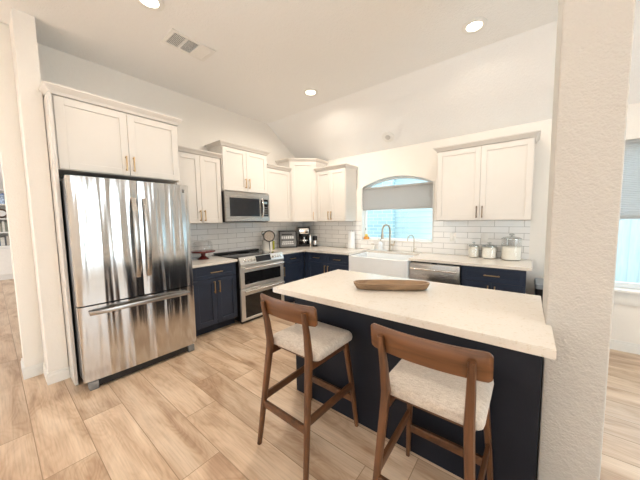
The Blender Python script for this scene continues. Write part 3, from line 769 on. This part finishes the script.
# ------------------------------------------------------------------ bar stools
def stool(label, x, y, rz):
    t = thing('bar_stool', label, 'stool', (x, y, 0), rz, 'counter stools at the peninsula')
    def leg_pts(s, rear):
        if rear:
            ctl = [(-.252, 0, .200), (-.178, .59, .166), (-.172, .65, .164), (-.188, .78, .168), (-.214, .91, .172)]
            pts = [(s*c, y_, z_) for y_, z_, c in ctl]
            return pts, [(.024, .026), (.036, .040), (.036, .042), (.032, .034), (.024, .022)]
        ctl = [(.235, 0, .212), (.205, .30, .194), (.165, .61, .172)]
        return [(s*c, y_, z_) for y_, z_, c in ctl], [(.022, .024), (.028, .030), (.034, .036)]
    for rear in (True, False):
        for s in (-1, 1):
            pts, secs = leg_pts(s, rear)
            MB().sweep(pts, secs, rnd=.3).build('leg', 'walnut_v', t)
    # seat frame under the cushion
    f = MB().box(-.15, .15, -.125, -.105, .592, .610, .003).box(-.15, .15, .145, .165, .575, .611, .003)
    f.sweep([(-.162, -.16, .589), (-.168, .16, .589)], [(.022, .046)]*2, rnd=.2).sweep([(.162, -.16, .589), (.168, .16, .589)], [(.022, .046)]*2, rnd=.2)
    f.build('seat_frame', 'walnut_y', t)
    # cushion
    def ring(hx, y0, y1, z, r, dish=0):
        pts = []
        for cx, cy, q0 in ((hx-r, y1-r, 0), (-hx+r, y1-r, PI/2), (-hx+r, y0+r, PI), (hx-r, y0+r, 1.5*PI)):
            for k in range(6):
                q = q0+k*PI/10; pts.append((cx+r*math.cos(q), cy+r*math.sin(q), z))
        return pts
    a, y0, y1 = .208, -.150, .222
    m = MB(); rs = []
    for i, z, r in ((.016, .612, .03), (.004, .618, .035), (0, .632, .038), (.002, .650, .04), (.010, .663, .04), (.028, .671, .04), (.08, .676, .04), (.15, .677, .03)):
        rs.append(ring(a-i, y0+i, y1-i, z, r))
    m.loft(rs); m.build('seat', 'fabric', t)
    # bent backrest: concave toward the sitter
    def back():
        n = 28; rings = []
        for k in range(n+1):
            u = math.sin((-1+2*k/n)*PI/2); x = .230*u
            yc = -.206+.030*u*u; w = .0065
            e = abs(u); hh = .056-.012*max(0, (e-.93)/.07)**2
            zc = .889
            tx, ty = 1, .06*u/.226; L = math.hypot(tx, ty); nx, ny = -ty/L, tx/L
            yc -= 0; pr = [(-w, -hh+.004), (-w*.6, -hh), (w*.6, -hh), (w, -hh+.004), (w, hh-.004), (w*.6, hh), (-w*.6, hh), (-w, hh-.004)]
            rings.append([(x+nx*a_, yc+ny*a_-.10*b_, zc+b_) for a_, b_ in pr])
        m = MB().loft(rings); return m
    back().build('backrest', 'walnut_h', t)
    # stretchers
    def rail(p, q, w_, h_): return MB().sweep([p, q], [(w_, h_)]*2, side=(Vector(q)-Vector(p)).cross(Vector((0, 0, 1))).normalized(), rnd=.15)
    def on(pts, z):
        for a_, b_ in zip(pts[:-1], pts[1:]):
            if a_[2] <= z <= b_[2]:
                k = (z-a_[2])/(b_[2]-a_[2]); return Vector(a_).lerp(Vector(b_), k)
    RL, RR_, FL, FR = (leg_pts(-1, True)[0], leg_pts(1, True)[0], leg_pts(-1, False)[0], leg_pts(1, False)[0])
    rail(on(RL, .26), on(RR_, .26), .018, .045).build('stretcher', 'walnut_y', t)
    rail(on(FL, .20), on(FR, .20), .018, .045).build('stretcher', 'walnut_y', t)
    rail(on(RL, .30), on(FL, .30), .018, .045).build('stretcher', 'walnut_y', t)
    rail(on(RR_, .30), on(FR, .30), .018, .045).build('stretcher', 'walnut_y', t)
    return t
s1 = stool('walnut counter stool with oatmeal seat, left one nearer the range', 2.613, -2.707, math.radians(-.6))
s2 = copy_tree(s1); s2.location = (3.401, -2.715, 0); s2.rotation_euler = (0, 0, math.radians(.2))
s2['label'] = 'walnut counter stool with oatmeal seat, right one nearer the column'

# ------------------------------------------------------------------ things on the worktops
# carved dough bowl
db = MB(); Lh, Wh, Hh = .272, .078, .050
def ell(s, w_, z, n=40, p=3.2):
    out = []
    for k in range(n):
        q = 2*PI*k/n; c, s_ = math.cos(q), math.sin(q)
        out.append((s*abs(c)**(2/p)*(1 if c >= 0 else -1), w_*abs(s_)**(2/2.4)*(1 if s_ >= 0 else -1), z))
    return out
db.loft([ell(Lh-.035, Wh-.028, 0), ell(Lh-.02, Wh-.014, .008), ell(Lh-.004, Wh-.002, Hh*.75), ell(Lh, Wh, Hh), ell(Lh-.013, Wh-.012, Hh), ell(Lh-.03, Wh-.024, Hh*.55), ell(Lh-.06, Wh-.04, Hh*.32)])
dbo = tag(db.build('dough_bowl', 'tray', loc=(2.925, -2.155, .891)), 'long pale carved wooden dough bowl lying on the peninsula', 'bowl')
dbo.rotation_euler = (0, 0, math.radians(31))

def jar(label, x, y, r, h, fill, lidh, group='glass canisters'):
    t = thing('glass_canister', label, 'jar', (x, y, .8905), 0, group)
    MB().lathe([(0, 0), (r*.96, 0), (r, .006), (r, h-.012), (r*.93, h-.004), (r*.90, h), (r*.87, h), (r*.90, h-.006), (r*.965, h-.014), (r*.965, .010), (r*.9, .005), (0, .005)], cap=False, seg=40).build('jar_body', 'glass', t)
    MB().lathe([(0, .007), (r*.89, .007), (r*.945, .012), (r*.945, fill*h-.004), (r*.8, fill*h+.002), (0, fill*h+.004)], cap=False, seg=40).build('contents', 'flour', t)
    ld = MB().lathe([(0, h+.001), (r*.98, h+.001), (r*1.0, h+.006), (r*.96, h+.010), (r*.7, h+lidh*.35), (r*.3, h+lidh*.5), (0, h+lidh*.5)], cap=False, seg=40).build('lid', 'glass_lid', t)
    z = h+lidh*.5
    MB().lathe([(0, z), (r*.12, z), (r*.10, z+.006), (r*.28, z+.012), (r*.30, z+.020), (r*.2, z+lidh*.5), (0, z+lidh*.5)], cap=False, seg=20).build('lid_knob', 'glass_lid', ld)
    MB().lathe([(r*.99, h-.003), (r*1.015, h-.003), (r*1.015, h+.002), (r*.99, h+.002), (r*.99, h-.003)], cap=False, seg=40).build('lid_rim', 'chrome', ld)
jar('smallest glass canister of white powder, leftmost of three', 3.145, -.115, .062, .145, .93, .05)
jar('middle-sized glass canister of white powder between the other two', 3.318, -.125, .083, .15, .90, .05)
jar('largest tall glass canister two thirds full of white powder', 3.545, -.135, .104, .25, .64, .065)

# outlets
def outlet(label, x, z):
    t = thing('outlet', label, 'outlet', (x, -.0092, z))
    MB().box(-.04, .04, -.006, 0, -.06, .06, .003).build('cover_plate', 'trim', t)
    for dz in (-.022, .022): MB().box(-.016, .016, -.008, -.0062, dz-.014, dz+.014, .002).build('socket', 'trim', t)
outlet('white outlet plate on the tile left of the jars', 2.867, 1.135)
outlet('white outlet plate on the tile behind the middle jar', 3.25, 1.135)

# paper towel roll
pt = thing('paper_towel_roll', 'white paper towel roll standing left of the sink', 'paper towel', (1.265, -.12, .8905))
MB().lathe([(0, 0), (.07, 0), (.07, .008), (.012, .012), (0, .012)], cap=False).build('base', 'ceramic', pt)
MB().lathe([(.02, .013), (.060, .013), (.061, .02), (.061, .286), (.058, .292), (.02, .292), (.02, .013)], cap=False, seg=40).build('roll', 'paper', pt)
MB().tube([(0, 0, .01), (0, 0, .315)], .006, 10).build('spindle', 'chrome', pt)

# soap set beside the sink
tr = thing('soap_tray', 'long clear and white tray behind the sink holding soap bottles', 'tray', (1.765, -.085, .8905))
MB().box(-.13, .13, -.042, .042, 0, .005, .002).box(-.13, .13, -.042, -.038, .005, .014).box(-.13, .13, .038, .042, .005, .014).build('tray_body', 'porcelain', tr)
def soap(label, x, h, r, mat):
    t = thing('soap_dispenser', label, 'soap dispenser', (x, -.085, .8965))
    MB().lathe([(0, 0), (r, 0), (r, h*.7), (r*.5, h*.82), (r*.4, h*.84), (r*.4, h*.9), (0, h*.9)], cap=False).build('bottle', mat, t)
    MB().tube([(0, 0, h*.88), (0, 0, h*1.12)], .006, 8).tube([(0, 0, h*1.12), (-.022, -.022, h*1.12), (-.03, -.03, h*1.08)], .005, 8).build('pump', 'nickel', t)
soap('tall clear soap bottle with pump on the tray behind the sink', 1.80, .16, .034, 'porcelain')
soap('short soap bottle with pump at left end of the tray', 1.675, .085, .024, 'ceramic')

# small keepsake on the sill with a hanging cord
fg = thing('sill_figurine', 'small orange and yellow figurine on the left end of the window sill', 'figurine', (1.475, .035, 1.053))
M['orange'] = plain('orange glaze', (.65, .28, .05), .5, noise=.15, nscale=60)
M['yellow'] = plain('yellow glaze', (.75, .55, .12), .5, noise=.1, nscale=60)
MB().lathe([(0, 0), (.045, 0), (.05, .02), (.04, .045), (0, .05)], cap=False).build('body', 'orange', fg)
MB().lathe([(0, .05), (.025, .05), (.03, .07), (.018, .088), (0, .092)], cap=False).build('head', 'yellow', fg)
cd = thing('shade_cord', 'thin pull cord hanging at the left side of the kitchen window', 'cord', (1.47, .018, 1.545))
MB().tube([(0, 0, 0), (0, 0, -.30)], .0025, 6).build('cord', 'trim', cd)
MB().lathe([(0, -.34), (.008, -.335), (.006, -.30), (0, -.298)], cap=False, seg=12).build('tassel', 'grey', cd)

# cake stand with glass dome
cs = thing('cake_stand', 'dark red wooden cake stand with a clear glass dome beside the refrigerator', 'cake stand', (.23, -2.175, .8905))
MB().lathe([(0, 0), (.072, 0), (.072, .008), (.05, .022), (.026, .045), (.03, .075), (.02, .088), (0, .09)], cap=False).build('pedestal', 'redwood', cs)
MB().lathe([(0, .0905), (.14, .0905), (.152, .096), (.152, .108), (.14, .112), (0, .112)], cap=False, seg=40).build('plate', 'redwood', cs)
dm = MB().lathe([(.118, .113), (.121, .115), (.121, .21), (.105, .235), (.06, .250), (0, .255), (0, .252), (.058, .247), (.103, .232), (.118, .208), (.118, .113)], cap=False, seg=40).build('dome', 'glass', cs)
MB().lathe([(0, .255), (.008, .255), (.006, .265), (.016, .275), (.012, .29), (0, .292)], cap=False, seg=16).build('knob', 'glass', dm)

# utensil crock
cr = thing('utensil_crock', 'white ceramic crock right of the range', 'crock', (.165, -1.045, .8905))
MB().lathe([(0, 0), (.080, 0), (.085, .006), (.085, .165), (.087, .172), (.081, .172), (.079, .165), (.079, .012), (0, .01)], cap=False, seg=36).build('crock_body', 'ceramic', cr)
def utensil(label, name, dx, dy, lean, h, kind, mat):
    t = thing(name, label, name.replace('_', ' '), (.165+dx, -1.045+dy, .9035))
    top = Vector((lean[0], lean[1], h))
    MB().tube([(0, 0, 0), top*.9], .005, 8).build('handle', mat, t)
    c = top
    if kind == 'ladle': m = MB().lathe([(0, -.03), (.025, -.02), (.036, .0), (.033, .0), (.022, -.017), (0, -.026)], c, 20, cap=False)
    elif kind == 'spoon':
        m = MB(); m.loft([[c+Vector((0, 0, z))+Vector((.7*w_*math.cos(q), w_*math.sin(q), 0)) for q in [2*PI*k/12 for k in range(12)]] for z, w_ in ((-.04, .006), (-.02, .022), (.005, .027), (.03, .02), (.045, .006))])
    else: m = MB().box(c.x-.004, c.x+.004, c.y-.03, c.y+.03, c.z-.045, c.z+.045, .003)
    m.build('utensil_head', mat, t)
    return t
utensil('steel ladle leaning right in the crock', 'ladle', .02, .03, (.03, .05, .275), .275, 'ladle', 'chrome')
utensil('dark slotted spatula standing in the crock', 'spatula', -.01, .02, (-.01, .03, .245), .235, 'spat', 'black')
utensil('steel spoon standing in the crock', 'serving_spoon', -.02, -.02, (-.04, -.02, .27), .27, 'spoon', 'chrome')
utensil('wooden spoon leaning back in the crock', 'wooden_spoon', -.02, .015, (-.03, .03, .26), .26, 'spoon', 'tray')
# round wire strainer with a dark rim
ss = thing('mesh_strainer', 'round dark-rimmed mesh strainer propped against the white crock', 'strainer', (.285, -1.09, .8925))
ctr = Vector((-.012, .0, .245)); nd = Vector((.78, -.60, .15)).normalized(); ux = nd.cross(Vector((0, 0, 1))).normalized(); uy = nd.cross(ux)
n = 28; R = .088
rim = MB(); rim.tube([ctr+ux*R*math.cos(2*PI*k/n)+uy*R*math.sin(2*PI*k/n) for k in range(n+1)], .009, 8, cap=False); rim.build('rim', 'black', ss)
ms = MB(); ms.loft([[ctr-nd*d+ux*r*math.cos(2*PI*k/n)+uy*r*math.sin(2*PI*k/n) for k in range(n)] for r, d in ((R, .0), (.055, .012), (.03, .018), (.004, .02))]); ms.build('mesh_bowl', plain('grey wire mesh', (.36, .31, .26), .5, .4, noise=.5, nscale=130), ss)
MB().tube([(0, 0, .003), ctr-Vector((0, 0, R))], .006, 8).build('handle', 'black', ss)

ob = thing('oil_bottle', 'slim green and yellow bottle right of the crock', 'bottle', (.165, -.925, .8905))
MB().box(-.022, .022, -.022, .022, 0, .15, .006).build('bottle_body', 'oil', ob)
MB().lathe([(0, .15), (.012, .151), (.01, .17), (.013, .171), (.013, .185), (0, .186)], cap=False, seg=14).build('cap', 'black', ob)

# framed sign leaning in the corner
fs = thing('framed_sign', 'black framed grey and white sign leaning on the tile in the corner', 'picture frame', (.20, -.60, .8925))
fs.rotation_euler = (math.radians(-9), 0, math.radians(52))
hw, hh = .165, .315
m = MB().box(-hw, -hw+.022, -.016, 0, 0, hh, .002, 1).box(hw-.022, hw, -.016, 0, 0, hh, .002, 1).box(-hw+.022, hw-.022, -.016, 0, 0, .022, .002, 1).box(-hw+.022, hw-.022, -.016, 0, hh-.022, hh, .002, 1)
m.build('frame', 'black', fs)
sg = MB().box(-hw+.02, hw-.02, -.009, -.003, .02, hh-.02).build('print', plain('grey print paper', (.20, .20, .20), .5, noise=.15, nscale=25), fs, smooth=False)
m = MB()
for (a, b, c, d) in ((-.115, .115, .165, .212), (-.11, .11, .062, .082), (-.10, .10, .096, .116)):
    nn = 6; st = (b-a)/nn
    for k in range(nn): m.box(a+k*st, a+(k+.72)*st, -.0098, -.0088, c, d)
m.build('lettering', 'label', sg, smooth=False)
MB().box(-.12, .12, -.0098, -.0088, .136, .146).box(-.11, .08, -.0098, -.0088, .235, .255).build('dark_lettering', 'ink_print', sg, smooth=False)

# coffee maker
cf = thing('coffee_maker', 'black and steel drip coffee maker in the corner', 'coffee maker', (.245, -.205, .8905), math.radians(38))
MB().box(-.085, .085, -.09, .09, 0, .03, .006).build('base', 'black', cf)
MB().box(-.085, .085, .02, .09, .03, .33, .006).build('back_tower', 'black', cf)
MB().box(-.075, .075, -.088, .02, .215, .315, .010).build('filter_housing', 'chrome', cf)
MB().box(-.085, .085, -.092, .09, .316, .335, .006).build('top_lid', 'black', cf)
cf2 = MB().lathe([(0, .033), (.052, .033), (.062, .06), (.060, .13), (.045, .165), (.045, .178), (0, .178)], (0, -.035, 0), 28, cap=False).build('carafe', 'blackglass', cf)
MB().lathe([(0, .1785), (.048, .1785), (.048, .195), (0, .20)], (0, -.035, 0), 28, cap=False).build('carafe_lid', 'black', cf2)
MB().lathe([(.0625, .095), (.0645, .095), (.0645, .12), (.062, .12), (.0625, .095)], (0, -.035, 0), 28, cap=False).build('carafe_band', 'chrome', cf2)
MB().tube([(.01, -.09, .165), (.012, -.125, .16), (.012, -.13, .11), (.01, -.10, .07)], .008, 10).build('carafe_handle', 'chrome', cf2)
MB().box(.087, .11, -.07, .08, .0, .2, .004).build('side_panel', 'chrome', cf)
cf.scale = (1.25, 1.15, 1.12); cf.location = (.25, -.225, .8905)
# grinder
gr = thing('coffee_grinder', 'small black and steel grinder beside the coffee maker', 'grinder', (.46, -.15, .8905))
MB().lathe([(0, 0), (.045, 0), (.045, .02), (.042, .03), (.042, .035), (0, .035)], cap=False).build('base', 'black', gr)
MB().lathe([(0, .0355), (.040, .0355), (.040, .115), (0, .116)], cap=False).build('steel_body', 'chrome', gr)
MB().lathe([(0, .117), (.043, .117), (.045, .19), (.036, .20), (0, .2)], cap=False).build('lid', 'black', gr)

# trash bin right of the end cabinet
tb = thing('trash_bin', 'dark bin with grey lid on the floor right of the end cabinet', 'bin', (3.93, -.33, 0))
MB().loft([rr(.14, -.19, .19, z, .03)[0:] if False else [(p[0]*s, p[1]*s, z) for p in rr(.15, -.2, .2, 0, .03)] for z, s in ((0, .88), (.02, .92), (.66, 1.0))]).build('bin_body', 'black', tb)
MB().loft([[(p[0]*s, p[1]*s, z) for p in rr(.155, -.205, .205, 0, .03)] for z, s in ((.661, 1.0), (.69, 1.0), (.705, .95))]).build('lid', plain('mid grey lid', (.20, .22, .24), .35, noise=.05), tb)

# ------------------------------------------------------------------ built-in bookcase in the far room
bc = thing('built_in_bookcase', 'white built-in bookcase in the far room seen past the left jamb', 'bookcase', (-7.055, -3.9, 0), LW)
W0, W1 = -1.3, 1.2
MB().box(W0, W1, -.42, 0, 0.0, .80, .003).build('lower_cabinet', 'white_wall', bc)
for k in range(4):
    a = W0+.03+k*.61
    shaker(MB(), a, a+.60, .12, .76, -.4205).build('door', 'trim', bc)
MB().box(W0, W1, -.46, 0, .801, .84, .003).build('counter_board', 'white_wall', bc)
MB().box(W0, W1, -.02, 0, .841, 2.6).box(W0, W0+.03, -.30, -.021, .841, 2.6).box(W1-.03, W1, -.30, -.021, .841, 2.6).box(-.01, .02, -.30, -.021, .841, 2.6).build('back_and_sides', 'white_wall', bc, smooth=False)
SH = [1.16, 1.50, 1.86, 2.22]
for z in SH: MB().box(W0+.03, W1-.03, -.30, -.021, z, z+.028).build('shelf', 'white_wall', bc, smooth=False)
cols = [(.55, .50, .42), (.10, .10, .11), (.30, .12, .07), (.70, .68, .62), (.12, .17, .25), (.42, .30, .18), (.22, .24, .20)]
bm_ = [plain('book cover %s' % c, cols[i], .6, noise=.1) for i, c in enumerate(['cream', 'black', 'russet', 'ivory', 'slate blue', 'tan', 'olive'])]
names = ['cream', 'black', 'russet', 'ivory', 'slate blue', 'tan', 'olive']
# shelf coordinates: local x = world y + 3.9 ; visible slice is about y -3.9 .. -3.45
shelf_name = {.841: 'lowest', 1.188: 'second', 1.528: 'third'}
for z, x0, x1 in ((.841, .05, .66), (1.188, .05, .42), (1.528, .34, .60)):
    x = x0; prev = None
    first = None
    while x < x1:
        th = random.uniform(.028, .05); h = random.uniform(.20, .27); i = random.randrange(7)
        m = MB().box(-.10, .10, 0, th, 0, h, .002, 1)
        b = m.build('book', bm_[i]); b.location = (-7.055+.13, -3.9+x, z+.0005)
        tag(b, '%s book on the %s shelf of the far bookcase' % (names[i], shelf_name[z]), 'book', 'books standing on the far bookcase')
        x += th+.002
vz = thing('ginger_jar', 'blue and white jar on the upper shelf of the far bookcase', 'vase', (-7.055+.16, -3.63, 1.8885))
MB().lathe([(0, 0), (.05, 0), (.085, .08), (.085, .15), (.05, .21), (.04, .23), (0, .23)], cap=False).build('jar_body', plain('blue white glaze', (.35, .45, .65), .2, noise=.7, nscale=25), vz)
MB().lathe([(0, .231), (.05, .231), (.03, .26), (0, .275)], cap=False).build('lid', plain('blue glaze', (.2, .3, .55), .2, noise=.3), vz)
ck = thing('mantel_clock', 'dark round clock on the third shelf of the far bookcase', 'clock', (-7.055+.16, -3.68, 1.5285), LW)
m = MB(); n = 28
m.loft([[(.11*math.cos(2*PI*k/n), y_, .125+.11*math.sin(2*PI*k/n)) for k in range(n)] for y_ in (-.03, .03)]); m.build('case', plain('dark clock wood', (.06, .03, .02), .4, noise=.1), ck)
m = MB(); m.loft([[(.075*math.cos(2*PI*k/n), y_, .125+.075*math.sin(2*PI*k/n)) for k in range(n)] for y_ in (-.034, -.0302)]); m.build('dial', 'label', ck)
MB().box(-.07, .07, -.035, .035, 0, .014, .002).build('foot', 'ink_print', ck)
